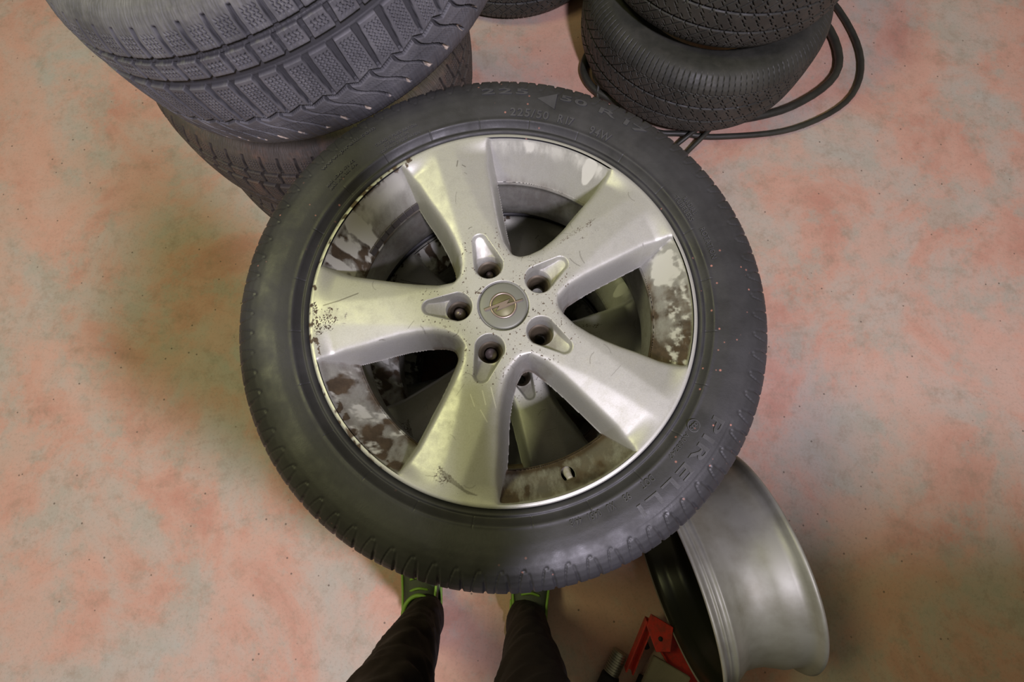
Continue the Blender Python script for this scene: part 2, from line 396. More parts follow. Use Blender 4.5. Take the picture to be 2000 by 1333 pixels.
# ------------------------------------------------------------ tyres: displaced lathe
def tyre_mesh(name, prof, n, disp, material, seg, parent=None):
    """prof: closed outer profile [(r,z)] mm refined to seg mm; disp(theta, s, r, z)-> inward depth mm along the normal"""
    p = np.array(prof, float); out = [p[0]]
    for k in range(len(p) - 1):
        sg = seg(p[k], p[k + 1]); m_ = max(1, int(math.ceil(np.hypot(*(p[k + 1] - p[k])) / sg)))
        for q in range(1, m_ + 1): out.append(p[k] + (p[k + 1] - p[k]) * q / m_)
    p = np.array(out)
    for _ in range(2): p[1:-1] = .25 * p[:-2] + .5 * p[1:-1] + .25 * p[2:]
    t_ = np.gradient(p, axis=0); t_ /= np.linalg.norm(t_, axis=1)[:, None] + 1e-9
    nr = np.stack([-t_[:, 1], t_[:, 0]], 1)               # outward when the profile runs top -> tread -> bottom
    if nr[len(p) // 2, 0] < 0: nr = -nr
    a = np.linspace(0, 2 * PI, n, endpoint=False)
    A, I = np.meshgrid(a, np.arange(len(p)), indexing='ij')
    s = np.r_[0, np.cumsum(np.hypot(*np.diff(p, axis=0).T))]
    D, dark = disp(A, s[I], p[I, 0], p[I, 1])
    r = p[I, 0] - nr[I, 0] * D; z = p[I, 1] - nr[I, 1] * D
    V = np.stack([r * np.cos(A), r * np.sin(A), z], -1).reshape(-1, 3) / 1000
    F = grid_faces(n, len(p))
    # inner liner
    q = np.array([(p[0, 0], p[0, 1]), (p[0, 0] - 4, p[0, 1] - 4), (p[0, 0] + 6, p[0, 1] - 14), (p[:, 0].max() - 55, p[:, 1].max() - 12), (p[:, 0].max() - 22, p[:, 1].max() - 40),
                  (p[:, 0].max() - 18, (p[:, 1].max() + p[:, 1].min()) / 2), (p[:, 0].max() - 22, p[:, 1].min() + 40), (p[:, 0].max() - 55, p[:, 1].min() + 12), (p[-1, 0] + 6, p[-1, 1] + 14), (p[-1, 0] - 4, p[-1, 1] + 4), (p[-1, 0], p[-1, 1])])
    nn = 96; aa = np.linspace(0, 2 * PI, nn, endpoint=False); b0 = len(V)
    L = np.stack([q[None, :, 0] * np.cos(aa)[:, None], q[None, :, 0] * np.sin(aa)[:, None], np.broadcast_to(q[None, :, 1], (nn, len(q)))], -1).reshape(-1, 3) / 1000
    V = np.concatenate([V, L]); F = np.concatenate([F, grid_faces(nn, len(q))[:, ::-1] + b0])
    dk = np.concatenate([dark.ravel(), np.zeros(len(L))])
    return V, F, dict(mark=dk)

# main tyre -------------------------------------------------
HW = 106.0                                                # rim plane above the tyre's centre plane
top = [(227, -16), (233, -12), (236.3, -8), (238.5, -3.6), (241, -1.6), (243.6, -1.4), (244.8, -3.2), (246.5, -2.4), (251, 1.6), (253.5, 4.8), (254.8, 5.4), (256, 4.2), (262, 5.6),
       (272, 7.5), (284, 8.2), (294, 7.4), (303, 5.2), (311, 1.6), (318, -3.2), (323, -9), (326.6, -16), (328.8, -25), (329.6, -40), (330, -75), (330, -106)]
def sym(t_, hz): return [(r, z) for r, z in t_] + [(r, -2 * hz - z) for r, z in reversed(t_[:-1])]
main_prof = sym(top, HW)
SURF = np.array(top)
def surf_z(r): return np.interp(r, SURF[:, 0], SURF[:, 1])
NP = 78
def main_disp(A, s, r, z):
    u = (-A / (2 * PI) * NP) % 1.0; D = np.zeros_like(A); zz = np.where(z > -HW, z, -2 * HW - z)
    sh = (zz > -70)
    q = np.clip((r - 295) / 33, 0, 1); iq = 1 - q
    c1 = .80 - .26 * iq ** 2.2; c2 = .22 + .17 * iq ** 2
    g1 = .5 * smooth01((.030 - np.abs(u - c1)) / .030 + .5) * smooth01((r - 299) / 2)
    g2 = smooth01((.060 - np.abs(u - c2)) / .060 + .5) * (.25 + .75 * smooth01((r - 309) / 8)) * smooth01((r - 301) / 3)
    g3 = smooth01((1.0 - np.abs(r - 299.5)) / .8 + .5) * band(u, .44, .58, .05)
    D += (2.2 * g1 + 2.2 * g2 + 1.0 * g3) * sh
    # lateral grooves across the tread and four ribs
    tr = (zz < -24)
    D = np.where(tr, np.maximum(D, 6 * smooth01((.05 - np.abs(((u * 1 + (-24 - zz) * .004) % 1) - .62)) / .03 + .5) * (zz > -50)), D)
    for zc, hw_ in ((-55, 4), (-84, 5)):
        D = np.where(tr, np.maximum(D, 7 * smooth01((hw_ - np.abs(zz - zc)) / 1.2 + .5)), D)
    # thin mould lines on the sidewall
    D += .5 * smooth01((.35 - np.abs(r - 291.5)) / .3 + .5) * (zz > 0) * band(np.degrees(A) % 360, 298, 330, 1)
    D += .5 * smooth01((.35 - np.abs(r - 295.5)) / .3 + .5) * (zz > -3) * band(np.degrees(A) % 360, 300, 332, 1)
    ub = (A / (2 * PI) * 24) % 1.0                        # short nicks across the bead band
    D += .9 * smooth01((.006 - np.abs(ub - .5)) / .008 + .5) * band(r, 245.5, 256, 1.5) * (zz > -5)
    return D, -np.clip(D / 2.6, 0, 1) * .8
def seg_main(a, b):
    r = max(a[0], b[0]); z = min(a[1], b[1])
    if r < 300: return 1.8
    return 1.1 if -212 + 50 < z or z > -50 else 4
def seg_main2(a, b):
    z = (a[1] + b[1]) / 2; r = (a[0] + b[0]) / 2
    if z > -26: return 1.0 if r > 300 else 1.7
    if z > -60: return 2.0
    return 6
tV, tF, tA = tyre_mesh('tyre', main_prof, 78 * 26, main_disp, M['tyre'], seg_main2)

# lettering -------------------------------------------------
_glyph = {}
def glyph(ch):
    if ch not in _glyph:
        cu = bpy.data.curves.new('g', 'FONT'); cu.body = ch; cu.size = 1; cu.resolution_u = 3; cu.extrude = .5; cu.offset = .018
        o = bpy.data.objects.new('g', cu); COL.objects.link(o)
        dg = bpy.context.evaluated_depsgraph_get(); me = o.evaluated_get(dg).to_mesh()
        V = np.array([v.co[:] for v in me.vertices]) if len(me.vertices) else np.zeros((0, 3))
        F = [tuple(p.vertices) for p in me.polygons]
        o.evaluated_get(dg).to_mesh_clear(); bpy.data.objects.remove(o); bpy.data.curves.remove(cu)
        _glyph[ch] = (V, F)
    return _glyph[ch]
def arc_text(txt, a_start, a_end, r_base, hgt, raise_, parent, name='lettering', material=None, bold=0):
    """clockwise text with its feet towards the hub; a in degrees (start > end)"""
    adv = []; 
    for ch in txt:
        V, F = glyph(ch); adv.append((V[:, 0].max() + .10) if len(V) else .42)
    tot = sum(adv); x = 0; VV = []; FF = []; base = 0
    for ch, ad in zip(txt, adv):
        V, F = glyph(ch)
        if len(V):
            a = np.radians(a_start + (a_end - a_start) * (x + V[:, 0]) / tot); r = r_base + V[:, 1] / .72 * hgt
            z = surf_z(r) + np.where(V[:, 2] > 0, raise_, -1.0)
            VV.append(np.stack([r * np.cos(a), r * np.sin(a), z], -1) / 1000)
            FF += [tuple(i + base for i in f) for f in F]; base += len(V)
        x += ad
    me = bpy.data.meshes.new(name); me.from_pydata(np.concatenate(VV).tolist(), [], FF); me.update()
    me.materials.append(material or M['letter'])
    return link(bpy.data.objects.new(name, me), parent)

# ------------------------------------------------------------ wheels of the centre stack
def build_wheel(label, loc, rotz, first=None, group=None):
    root = empty('wheel', loc, (0, 0, rotz)); tag(root, label, 'wheel')
    return root
wheel = build_wheel('five-spoke silver alloy wheel with its tyre, topmost of the centre stack', (0, .003, ZR), 0)
wheel['group'] = 'alloy wheels of the centre stack'
wheel.scale = (1.004,) * 3
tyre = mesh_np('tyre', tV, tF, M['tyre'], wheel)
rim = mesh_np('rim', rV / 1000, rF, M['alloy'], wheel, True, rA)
rim['label'] = 'silver alloy rim, scuffed and smeared with brown brake dust'

def ring(name, r0, r1, z0, z1, material, parent, loc=(0, 0, 0), n=64):
    o = lathe(name, [(r0, z0), (r0, z1), (r1, z1), (r1, z0)], material, parent, n, True, False); o.location = loc; return o
# centre cap with its ring-and-bolt emblem
cap = lathe('centre_cap', [(0.0001, -.0002), (.0165, -.0002), (.027, -.0003), (.0286, -.0008), (.0292, -.0018), (.0292, -.006), (.0001, -.006)], M['cap'], rim, 96)
em_lab = 'chrome ring emblem crossed by a lightning bolt'
def prism(name, outline, z0, z1, material, parent, bev=0):
    bm = bmesh.new(); lo = [bm.verts.new((x, y, z0)) for x, y in outline]; hi = [bm.verts.new((x * 1, y * 1, z1)) for x, y in outline]
    n_ = len(outline); bm.faces.new(hi); bm.faces.new(lo[::-1])
    for k in range(n_): bm.faces.new((lo[k], lo[(k + 1) % n_], hi[(k + 1) % n_], hi[k]))
    if bev: bmesh.ops.bevel(bm, geom=[e for e in bm.edges if all(v.co.z > z1 - 1e-6 for v in e.verts)], offset=bev, segments=1, affect='EDGES')
    return from_bm(name, bm, material, parent)
# the bolt: long bar to the left, slash in the middle, long bar to the right
bolt = [(-.0234, -.0052), (.0081, .0078), (.0035, .0010), (.0242, .0078), (.0230, .0060), (-.0088, -.0075), (-.0036, -.0004), (-.0222, -.0076)]
emblem_parts = [lathe('emblem_recess', [(.0001, .0001), (.0140, .0001), (.0144, -.0006), (.0001, -.0006)], M['recess'], None, 64),
                lathe('emblem_ring', [(.0140, -.0004), (.0140, .0010), (.0146, .0016), (.0158, .0016), (.0166, .0008), (.0166, -.0004)], M['chrome'], None, 72, True),
                prism('emblem_bolt', bolt, -.0004, .0024, M['chrome'], None, .0003)]
bpy.context.view_layer.update()
# the emblem is one sub-part of the rim
def join(name, objs, parent):
    V = []; F = []; mats = []; mi = []; sm = []
    b = 0
    for o in objs:
        me = o.data; V += [tuple(o.matrix_basis @ v.co) for v in me.vertices]
        for m_ in me.materials:
            if m_ not in mats: mats.append(m_)
        for p in me.polygons:
            F.append(tuple(i + b for i in p.vertices)); mi.append(mats.index(me.materials[p.material_index])); sm.append(p.use_smooth)
        b = len(V)
    me = bpy.data.meshes.new(name); me.from_pydata(V, [], F); me.update()
    for m_ in mats: me.materials.append(m_)
    me.polygons.foreach_set('material_index', mi); me.polygons.foreach_set('use_smooth', sm)
    for o in objs: bpy.data.objects.remove(o)
    return link(bpy.data.objects.new(name, me), parent)
emb = join('emblem', emblem_parts, rim); emb['label'] = em_lab
# lug seats
seat0 = None
for i, (lx, ly) in enumerate(LUG):
    prof = [(.0156, -.030), (.0140, -.031), (.0120, -.032), (.0118, -.036), (.0098, -.037), (.0096, -.041), (.0078, -.042), (.0076, -.060)]
    if seat0 is None: so = seat0 = lathe('lug_seat', prof, M['seat'], rim, 40)
    else: so = seat0.copy(); link(so, rim); so.parent = rim
    so.location = (lx / 1000, ly / 1000, 0)
def stub(lx, ly, prof, label):
    o = lathe('lug_bolt', prof, M['bolt'], rim, 32); o.location = (lx / 1000, ly / 1000, 0); o['label'] = label
lx, ly = LUG[2]; stub(lx, ly, [(.0001, -.026), (.0035, -.0265), (.0062, -.029), (.0074, -.033), (.0074, -.05)], 'domed pinkish steel bolt end left in its hole')
lx, ly = LUG[3]; stub(lx, ly, [(.0001, -.033), (.0070, -.033), (.0075, -.035), (.0075, -.05)], 'flat bolt end left in its hole')
lx, ly = LUG[1]; stub(lx, ly, [(.0001, -.037), (.0045, -.037), (.0047, -.05)], 'dark bolt end deep in its hole')
# valve
vb = lathe('valve_stem', [(.0001, .016), (.0034, .0155), (.0040, .0145), (.0040, .004), (.0046, .003), (.0046, -.004), (.006, -.006), (.006, -.02)], M['valve'], rim, 24)
vb.location = (VALVE[0] / 1000, VALVE[1] / 1000, -.040); vb.rotation_euler = (rad(22), rad(8), 0)
# balance weights on the wall edge at the upper left
for k in range(8):
    a = 152.5 - k * 3.5
    if k == 0:
        bm = bmesh.new(); bmesh.ops.create_cube(bm, size=1)
        for v_ in bm.verts: v_.co = Vector((v_.co.x * .0035, v_.co.y * .0112, v_.co.z * .009))
        bmesh.ops.bevel(bm, geom=bm.edges[:], offset=.0006, segments=1, affect='EDGES')
        w0 = from_bm('balance_weight', bm, M['lead'], rim); wo = w0
    else: wo = w0.copy(); link(wo, rim); wo.parent = rim
    wo.location = (.1985 * math.cos(rad(a)), .1985 * math.sin(rad(a)), -.0500); wo.rotation_euler = (0, rad(33), rad(a))
# writing on the sidewall
arc_text('225', 96.0, 83.0, 289.5, 9.5, 1.3, tyre)
arc_text('50', 75.5, 67.5, 289.5, 9.5, 1.3, tyre)
arc_text('R17', 65.2, 50.6, 289.5, 9.5, 1.3, tyre)
arc_text('225/50', 88.3, 76.8, 258.5, 10.5, 1.4, tyre)
arc_text('R17', 74.6, 69.6, 258.5, 10.5, 1.4, tyre)
arc_text('94W', 64.8, 58.0, 257.5, 10.5, 1.4, tyre)
arc_text('PIRELLI', -28.5, -58.5, 275.0, 14, 1.1, tyre)
arc_text('DOT', -50.0, -54.0, 258, 7.5, 1.3, tyre)
arc_text('93', -57.3, -59.4, 258, 7.5, 1.3, tyre)
arc_text('XU', -61.8, -64.0, 258, 7.5, 1.3, tyre)
arc_text('0451', -65.6, -69.0, 258, 7.5, 1.3, tyre)
arc_text('4418', -70.6, -73.6, 257.5, 7.0, 1.3, tyre)
arc_text('A068247', -36.0, -44.2, 258, 5, 1.1, tyre)
arc_text('www.pirelli.com', 142.5, 125.0, 290.0, 5.0, 1.1, tyre)
for k, tx in enumerate(('TREAD 5 PLIES RAYON', 'STEEL NYLON', 'SIDEWALL 2 PLIES RAYON')):
    arc_text(tx, 128.0 - (k == 1) * 2, 115.0 + (k == 1) * 3, 268 - k * 5.5, 3.2, .9, tyre)
for k, tx in enumerate(('MAX LOAD 670 KG', 'MAX INFL 350 KPA')):
    arc_text(tx, 145.5, 135.0, 270 - k * 5.5, 3.2, .9, tyre)
arc_text('RADIAL', 31.5, 25.8, 264, 6.0, 1.2, tyre)
arc_text('TUBELESS', 33.0, 24.6, 256.5, 5.6, 1.2, tyre)
arc_text('ROTATION', 21.8, 12.5, 262.0, 6.5, 1.2, tyre)
# approval roundel
def arc_ring(a0, r0, rr, wd, raise_):
    a = rad(a0); cx, cy = r0 * math.cos(a), r0 * math.sin(a)
    z = float(surf_z(r0)); o = ring('roundel', (rr - wd) / 1000, rr / 1000, -.002, raise_ / 1000, M['letter'], tyre, (cx / 1000, cy / 1000, z / 1000), 40); return o
arc_ring(-33.6, 261, 7.4, 1.1, 1.3)
for q in (0, 1, 2):
    a = rad(-33.6); o = ring('roundel', .0014, .0022, -.002, .0012, M['letter'], tyre, ((261 * math.cos(a) + (q - 1) * 2.6) / 1000, (261 * math.sin(a) + (q - 1) * 2.2) / 1000, float(surf_z(261)) / 1000), 20)
# triangle after "225"
tri = [(r_ * math.cos(rad(a_)) / 1000, r_ * math.sin(rad(a_)) / 1000) for r_, a_ in ((286, 81.2), (297.5, 76.2), (274, 76.0))]
prism('raised_triangle', tri[::-1], .004, .0092, M['letter'], tyre, .0004)

def copy_tree(o, parent=None, swap=None):
    c = o.copy(); link(c, parent)
    if parent is not None: c.parent = parent
    for ch in o.children: copy_tree(ch, c)
    return c
def swap_rim(root, material):
    for ch in root.children:
        if ch.name.startswith('rim'):
            ch.data = ch.data.copy(); ch.data.materials[0] = material
            ch['label'] = 'dirty silver alloy rim'
w2 = copy_tree(wheel); w2.scale = (1, 1, 1); w2.location = (.004, .002, ZR - .2296); w2.rotation_euler = (0, 0, rad(4 + 36 - 72))
w2['label'] = 'dirty five-spoke alloy wheel seen through the top wheel, middle of the centre stack'
swap_rim(w2, M['alloy_low'])
w3 = copy_tree(wheel); w3.scale = (1, 1, .985); w3.location = (-.003, -.003, ZR - .4580); w3.rotation_euler = (0, 0, rad(21))
w3['label'] = 'shadowed alloy wheel on the floor, lowest of the centre stack'

# ------------------------------------------------------------ winter tyre (left stack)
wtop = [(205, -6), (212, 2), (222, 8), (236, 15), (252, 21), (267, 24.5), (281, 25), (292, 22), (301, 16), (308, 8.5), (313, 0), (317, -10), (320, -22), (322, -38), (323.4, -58), (324.4, -78), (324.6, -92)]
NW = 60
def winter_disp(A, s, r, z):
    H_ = -92.0; y_ = -(z - H_)                              # y_ grows towards the lower shoulder
    u = A / (2 * PI) * NW; ay = np.abs(y_)
    cut = lambda d, w_, k=.6: smooth01((w_ - d) / k + .5)
    P_ = 324.5 * 2 * PI / NW; D = np.zeros_like(A)
    D = np.maximum(D, 8 * cut(np.abs(y_ + 33), 6.0, 1.5))                    # main circumferential groove
    D = np.maximum(D, 7 * cut(np.abs(y_ + 66), 3.6, 1.5))
    def blocks(y0, y1, ph, wa, wb):
        nonlocal D
        fu = (u + ph) % 1.0; dm = np.minimum(fu, 1 - fu) * P_; f = np.clip((y_ - y0) / (y1 - y0), 0, 1)
        D = np.maximum(D, 7 * cut(dm, wa + (wb - wa) * f, 1.0) * band(y_, y0, y1, 2))
        sw = 1.1 * np.sin(y_ * 1.25); fs_ = (((fu - .5) * P_ + sw + 46) % 5.2)
        D = np.maximum(D, 3.4 * cut(np.abs(fs_ - 2.6), .55, .5) * band(dm, 6.5, 50, .6) * band(y_, y0 + 6, y1 - 5, 1.5))
    blocks(-27, 32, 0, 4.8, 2.4); blocks(-62, -39, .4, 3.5, 2.5); blocks(-100, -70, .1, 2.5, 3.5)
    # wavy groove: rises from each block corner to a peak, where the next shoulder groove leaves
    fz = u % 1.0
    yz = 33 - 7 * np.where(fz < .62, fz / .62, (1 - fz) / .38) + 4
    D = np.maximum(D, 7 * cut(np.abs(y_ - yz), 2.4, 1.0))
    t_ = np.clip((y_ - 31) / 46, 0, 2); sh_ = .62 + 1.05 * t_ ** 1.25 - .10 * np.sin(t_ * 2 * PI)
    fs = (u - sh_) % 1.0; ds = np.minimum(fs, 1 - fs) * P_
    gs = cut(ds, 2.3 - .6 * t_, .9) * band(y_, 31, 82, 3); D = np.maximum(D, 5.5 * gs)
    fq = (((fs - .5) * P_ + .9 * np.sin(y_ * 1.5) + 46) % 4.2)
    D = np.maximum(D, 1.3 * cut(np.abs(fq - 2.1), .30, .5) * band(ds, 6, 50, .6) * band(y_, 44, 68, 2))
    D = D * np.where(r > 298, 1, 0)
    tip = cut(ds, 3.0, 1.0) * band(y_, 72, 84, 2) * smooth01((vnoise(A * 60, y_ * .2, 3) - .35) * 4) * (r > 300)
    side = ((r < 322) | (np.abs(y_) > 60)) & (r > 215)
    D += np.where(side, .9 * (vnoise(A * 190, r * .09 + y_ * .05, 4) + .6 * vnoise(A * 420, r * .2 + y_ * .1, 8)), .25 * vnoise(A * 300, y_ * .5, 5))
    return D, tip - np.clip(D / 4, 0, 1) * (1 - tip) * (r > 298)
def seg_w(a, b):
    r = (a[0] + b[0]) / 2
    return 1.15 if r > 296 else 3.2
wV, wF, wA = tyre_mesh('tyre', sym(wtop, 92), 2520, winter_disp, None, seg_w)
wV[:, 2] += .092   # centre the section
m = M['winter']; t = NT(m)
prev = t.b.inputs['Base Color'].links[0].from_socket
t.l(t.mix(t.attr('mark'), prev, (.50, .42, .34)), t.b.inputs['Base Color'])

def tyre_obj(V, F, A, material, label, loc, rot, name='tyre', share=None, cat='tyre', group=None):
    if share is None: o = mesh_np(name, V, F, material, None, True, A)
    else:
        o = share.copy(); link(o)
        if share.data.materials[0] != material:
            o.data = share.data.copy(); o.data.materials[0] = material
    o.location = loc; o.rotation_euler = rot; tag(o, label, cat, group); return o
ax = Vector((-.2449, .0434, .9686)).normalized()
q = Vector((0, 0, 1)).rotation_difference(ax)
wt = tyre_obj(wV, wF, wA, M['winter'], 'grey worn winter tyre with zigzag sipes, tilted on top of the left stack', (-.3172, .579, .705), (0, 0, 0))
spin = -.983
wt['group'] = 'tyres of the left stack'; wt.rotation_mode = 'QUATERNION'; wt.rotation_quaternion = q @ Euler((0, 0, rad(0))).to_quaternion()
wl = []
for k, (x_, y_, z_, an_) in enumerate([(-.405, .665, .119, 10), (-.40, .650, .357, 40)]):
    lab = ['lowest brownish tyre of the left stack, standing on the floor', 'brown dusty tyre directly under the tilted winter tyre'][k]
    wl.append(tyre_obj(None, None, None, M['winterlow'], lab, (x_, y_, z_), (0, 0, rad(an_)), share=wt if k == 0 else wl[0]))
    wl[-1]['group'] = 'tyres of the left stack'; wl[-1].rotation_mode = 'XYZ'; wl[-1].rotation_euler = (0, 0, rad(an_))

# ------------------------------------------------------------ all-season tyres (right stack)
atop = [(200, -14), (208, -5), (218, 0), (230, 3), (248, 7), (266, 9), (280, 8), (291, 4), (301, -3), (309, -11), (315.5, -20), (320, -31), (322.5, -45), (324, -66), (324.6, -90), (324.7, -97)]
NA = 66
def as_disp(A, s, r, z):
    y_ = z + 97; ay = np.abs(y_); P_ = 324.7 * 2 * PI / NA; u = A / (2 * PI) * NA; cut = lambda d, w_, k=.6: smooth01((w_ - d) / k + .5)
    D = np.zeros_like(A); sgn = np.sign(y_)
    for c_, w_ in ((25, 2.6),): D = np.maximum(D, 6 * cut(np.abs(ay - c_), w_, 1.0))
    fu = (u + .8 * ay / 30 * sgn + .12 * np.sign(np.sin(ay * .35))) % 1.0; D = np.maximum(D, 5 * cut(np.minimum(fu, 1 - fu) * P_, 1.2, .8) * (ay < 66))
    f2 = (u - 1.1 * ay / 30 * sgn + .3) % 1.0; D = np.maximum(D, 3.5 * cut(np.minimum(f2, 1 - f2) * P_, .8, .7) * band(ay, 14, 62, 1))
    f3 = (u * 2 + .15 * (ay - 60) / 20) % 1.0; D = np.maximum(D, 3.6 * cut(np.minimum(f3, 1 - f3) * P_ / 2, .9, .8) * band(ay, 66, 103, 2) * (r > 288))
    zig = 64 + 2.2 * np.sign(np.sin(2 * PI * u * 2)); D = np.maximum(D, 3 * cut(np.abs(ay - zig), .9, .8))
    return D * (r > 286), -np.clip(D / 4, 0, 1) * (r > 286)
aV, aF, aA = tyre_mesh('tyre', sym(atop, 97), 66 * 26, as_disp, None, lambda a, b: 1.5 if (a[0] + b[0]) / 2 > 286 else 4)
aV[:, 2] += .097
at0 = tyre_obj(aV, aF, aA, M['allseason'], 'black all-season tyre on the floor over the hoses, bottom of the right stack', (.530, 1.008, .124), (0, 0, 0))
at1 = tyre_obj(None, None, None, M['allseason'], 'all-season tyre lying on another, upper one of the right stack', (.540, 1.080, .343), (rad(1.2), 0, rad(17)), share=at0)
at2 = tyre_obj(None, None, None, M['allseason'], 'dark tyre on the floor behind, between the left and right stacks', (.0, 1.405, .107), (0, 0, rad(40)), share=at0)

for o_ in (at0, at1): o_['group'] = 'tyres of the right stack'
if 'group' in at2: del at2['group']
# ------------------------------------------------------------ bare rim leaning at the lower right
br_ax = Vector((-.967, -.252, -.02)).normalized()
outer = [(.2020, -.0012), (.2050, .0006), (.2075, .0004), (.2090, -.0015), (.2085, -.0045), (.2050, -.0065), (.1985, -.009), (.1945, -.012), (.1925, -.014), (.1925, -.017), (.1945, -.018), (.1945, -.021), (.1920, -.022), (.1915, -.029), (.1935, -.0305), (.1935, -.034), (.1905, -.036), (.1860, -.046), (.1800, -.056),
         (.1765, -.064), (.1760, -.085), (.1780, -.100), (.1850, -.120), (.1900, -.132), (.1915, -.150), (.1930, -.160), (.1990, -.165), (.2055, -.168), (.2085, -.172), (.2070, -.176), (.2020, -.175)]
inner = [(.2020, -.175), (.1950, -.168), (.1880, -.160), (.1850, -.130), (.1740, -.105), (.1715, -.090), (.1715, -.066), (.1760, -.055), (.1850, -.040), (.1885, -.030), (.1895, -.015), (.1950, -.006), (.2020, -.0012)]
M['steel'] = mat('bare_rim_metal', (.34, .34, .30), .5, .35); t = NT(M['steel'])
t.l(t.mix(t.ramp(t.noise(18, 5, .6), [(.4, 0), (.7, .6)]), (.38, .38, .34), (.20, .19, .14)), t.b.inputs['Base Color'])
br = empty('bare_rim', (.318, -.409, .209)); br.rotation_mode = 'QUATERNION'; br.rotation_quaternion = Vector((0, 0, 1)).rotation_difference(br_ax)
tag(br, 'bare metal rim without a tyre, leaning beside the centre stack at lower right', 'rim')
lathe('barrel', outer, M['steel'], br, 180)
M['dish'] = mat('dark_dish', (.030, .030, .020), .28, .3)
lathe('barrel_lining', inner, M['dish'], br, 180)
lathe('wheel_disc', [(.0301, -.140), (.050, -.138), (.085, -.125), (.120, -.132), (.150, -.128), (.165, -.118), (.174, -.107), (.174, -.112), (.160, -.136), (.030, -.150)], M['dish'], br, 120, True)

# ------------------------------------------------------------ hoses on the floor
def hose(pts, r, label, group='black hoses by the right tyre stack'):
    o = tube('hose', pts, r, M['hose']); tag(o, label, 'hose', group); return o
hose([(.60, 1.25, .012), (.33, 1.19, .012), (.262, 1.03, .012), (.226, .955, .013), (.222, .905, .013), (.252, .852, .013), (.315, .812, .013), (.39, .768, .013), (.47, .742, .013), (.60, .745, .012), (.82, .80, .012), (.97, .93, .012), (.93, 1.12, .012), (.72, 1.22, .012)], .011,
     'thick black hose curving out from under the left edge of the right tyre stack')
hose([(.32, .99, .010), (.262, .925, .030), (.250, .885, .033), (.275, .845, .034), (.335, .815, .034), (.40, .79, .032), (.52, .79, .012)], .0085, 'thin olive hose resting along the thick hose by the right tyre stack')
hose([(.264, .90, .0475), (.262, .872, .045), (.258, .835, .012), (.272, .792, .008), (.285, .76, .008), (.31, .75, .008)], .0055, 'short thin hose end dropping from the loop towards the centre stack')
hose([(.30, .775, .008), (.318, .80, .008), (.345, .805, .008), (.365, .775, .008), (.355, .735, .008)], .007, 'small hose arch between the centre stack and the right stack')
hose([(.335, .725, .009), (.37, .745, .009), (.43, .716, .009), (.50, .712, .009), (.60, .702, .009), (.82, .73, .009), (1.0, .84, .009), (1.04, 1.02, .009), (.93, 1.24, .009), (.68, 1.30, .009)], .008, 'hose running straight below the right tyre stack')
hose([(.40, .61, .008), (.445, .648, .008), (.478, .677, .008), (.515, .702, .024), (.575, .752, .030), (.60, .85, .012), (.60, .95, .012)], .0065, 'upper of two parallel cables slanting up to the right stack')
hose([(.44, .590, .008), (.482, .628, .008), (.512, .66, .008), (.555, .70, .024), (.62, .775, .030), (.70, .86, .012), (.74, .95, .012)], .0065, 'lower of two parallel cables slanting up to the right stack')

# ------------------------------------------------------------ red jack, plate, ribbed sleeve at the lower right
def redmat():
    m = mat('jack_red', (.55, .035, .022), .42, .1); t = NT(m)
    t.l(t.mix(t.ramp(t.noise(60, 5, .7), [(.45, 0), (.7, .8)]), (.58, .04, .025), (.16, .045, .03)), t.b.inputs['Base Color']); return m
M['red'] = redmat()
def box(name, c, size, rz, material, parent=None, rx=0, ry=0, bev=.0015):
    bm = bmesh.new(); bmesh.ops.create_cube(bm, size=1)
    for v_ in bm.verts: v_.co = Vector((v_.co.x * size[0], v_.co.y * size[1], v_.co.z * size[2]))
    if bev: bmesh.ops.bevel(bm, geom=bm.edges[:], offset=bev, segments=2, affect='EDGES')
    o = from_bm(name, bm, material, parent); o.location = c; o.rotation_euler = (rx, ry, rz); return o
def channel(name, a, b, wdt, hgt, th_, material, parent, wall='both'):
    a = Vector(a); b = Vector(b); L = (b - a).length
    pr = [(-wdt / 2, 0), (wdt / 2, 0), (wdt / 2, hgt), (wdt / 2 - th_, hgt), (wdt / 2 - th_, th_), (-wdt / 2 + th_, th_), (-wdt / 2 + th_, hgt), (-wdt / 2, hgt)]
    bm = bmesh.new(); lo = [bm.verts.new((0, y, z)) for y, z in pr]; hi = [bm.verts.new((L, y, z)) for y, z in pr]
    for k in range(8): bm.faces.new((lo[k], lo[(k + 1) % 8], hi[(k + 1) % 8], hi[k]))
    bm.faces.new(lo[::-1]); bm.faces.new(hi)
    o = from_bm(name, bm, material, parent); o.location = a; o.rotation_mode = 'QUATERNION'
    o.rotation_quaternion = (b - a).to_track_quat('X', 'Z'); return o
jk = empty('scissor_jack', (.35, -.62, 0)); tag(jk, 'red scissor jack with a bolt hole, lying under the bare rim', 'jack')
def J(x, y, z): return (x - .35, y + .62, z)
channel('arm', J(.312, -.530, .060), J(.268, -.640, .030), .018, .020, .003, M['red'], jk)
channel('arm', J(.338, -.560, .030), J(.430, -.712, .012), .046, .022, .003, M['red'], jk)
hd = prism('head_plate', [(-.030, .022), (-.018, .044), (.028, .018), (.018, -.030), (-.012, -.030)], 0, .006, M['red'], jk, .001)
hd.location = J(.332, -.562, .072)
pin = lathe('pivot_pin', [(.0001, .0085), (.0045, .0085), (.0048, .0065), (.0048, 0)], M['black'], jk, 20); pin.location = J(.330, -.566, .072)
channel('arm', J(.372, -.665, .046), J(.350, -.755, .052), .034, .018, .003, M['red'], jk)
box('base_foot', J(.395, -.735, .010), (.09, .06, .02), .5, M['red'], jk)
tube('screw_rod', [J(.300, -.565, .040), J(.305, -.582, .040), J(.310, -.598, .040)], .006, M['black'], jk, 10, 4)
M['plate'] = rubber('plate_drab', (.17, .15, .10), (.22, .19, .13), .6, .4, (.10, .09, .06), 20)
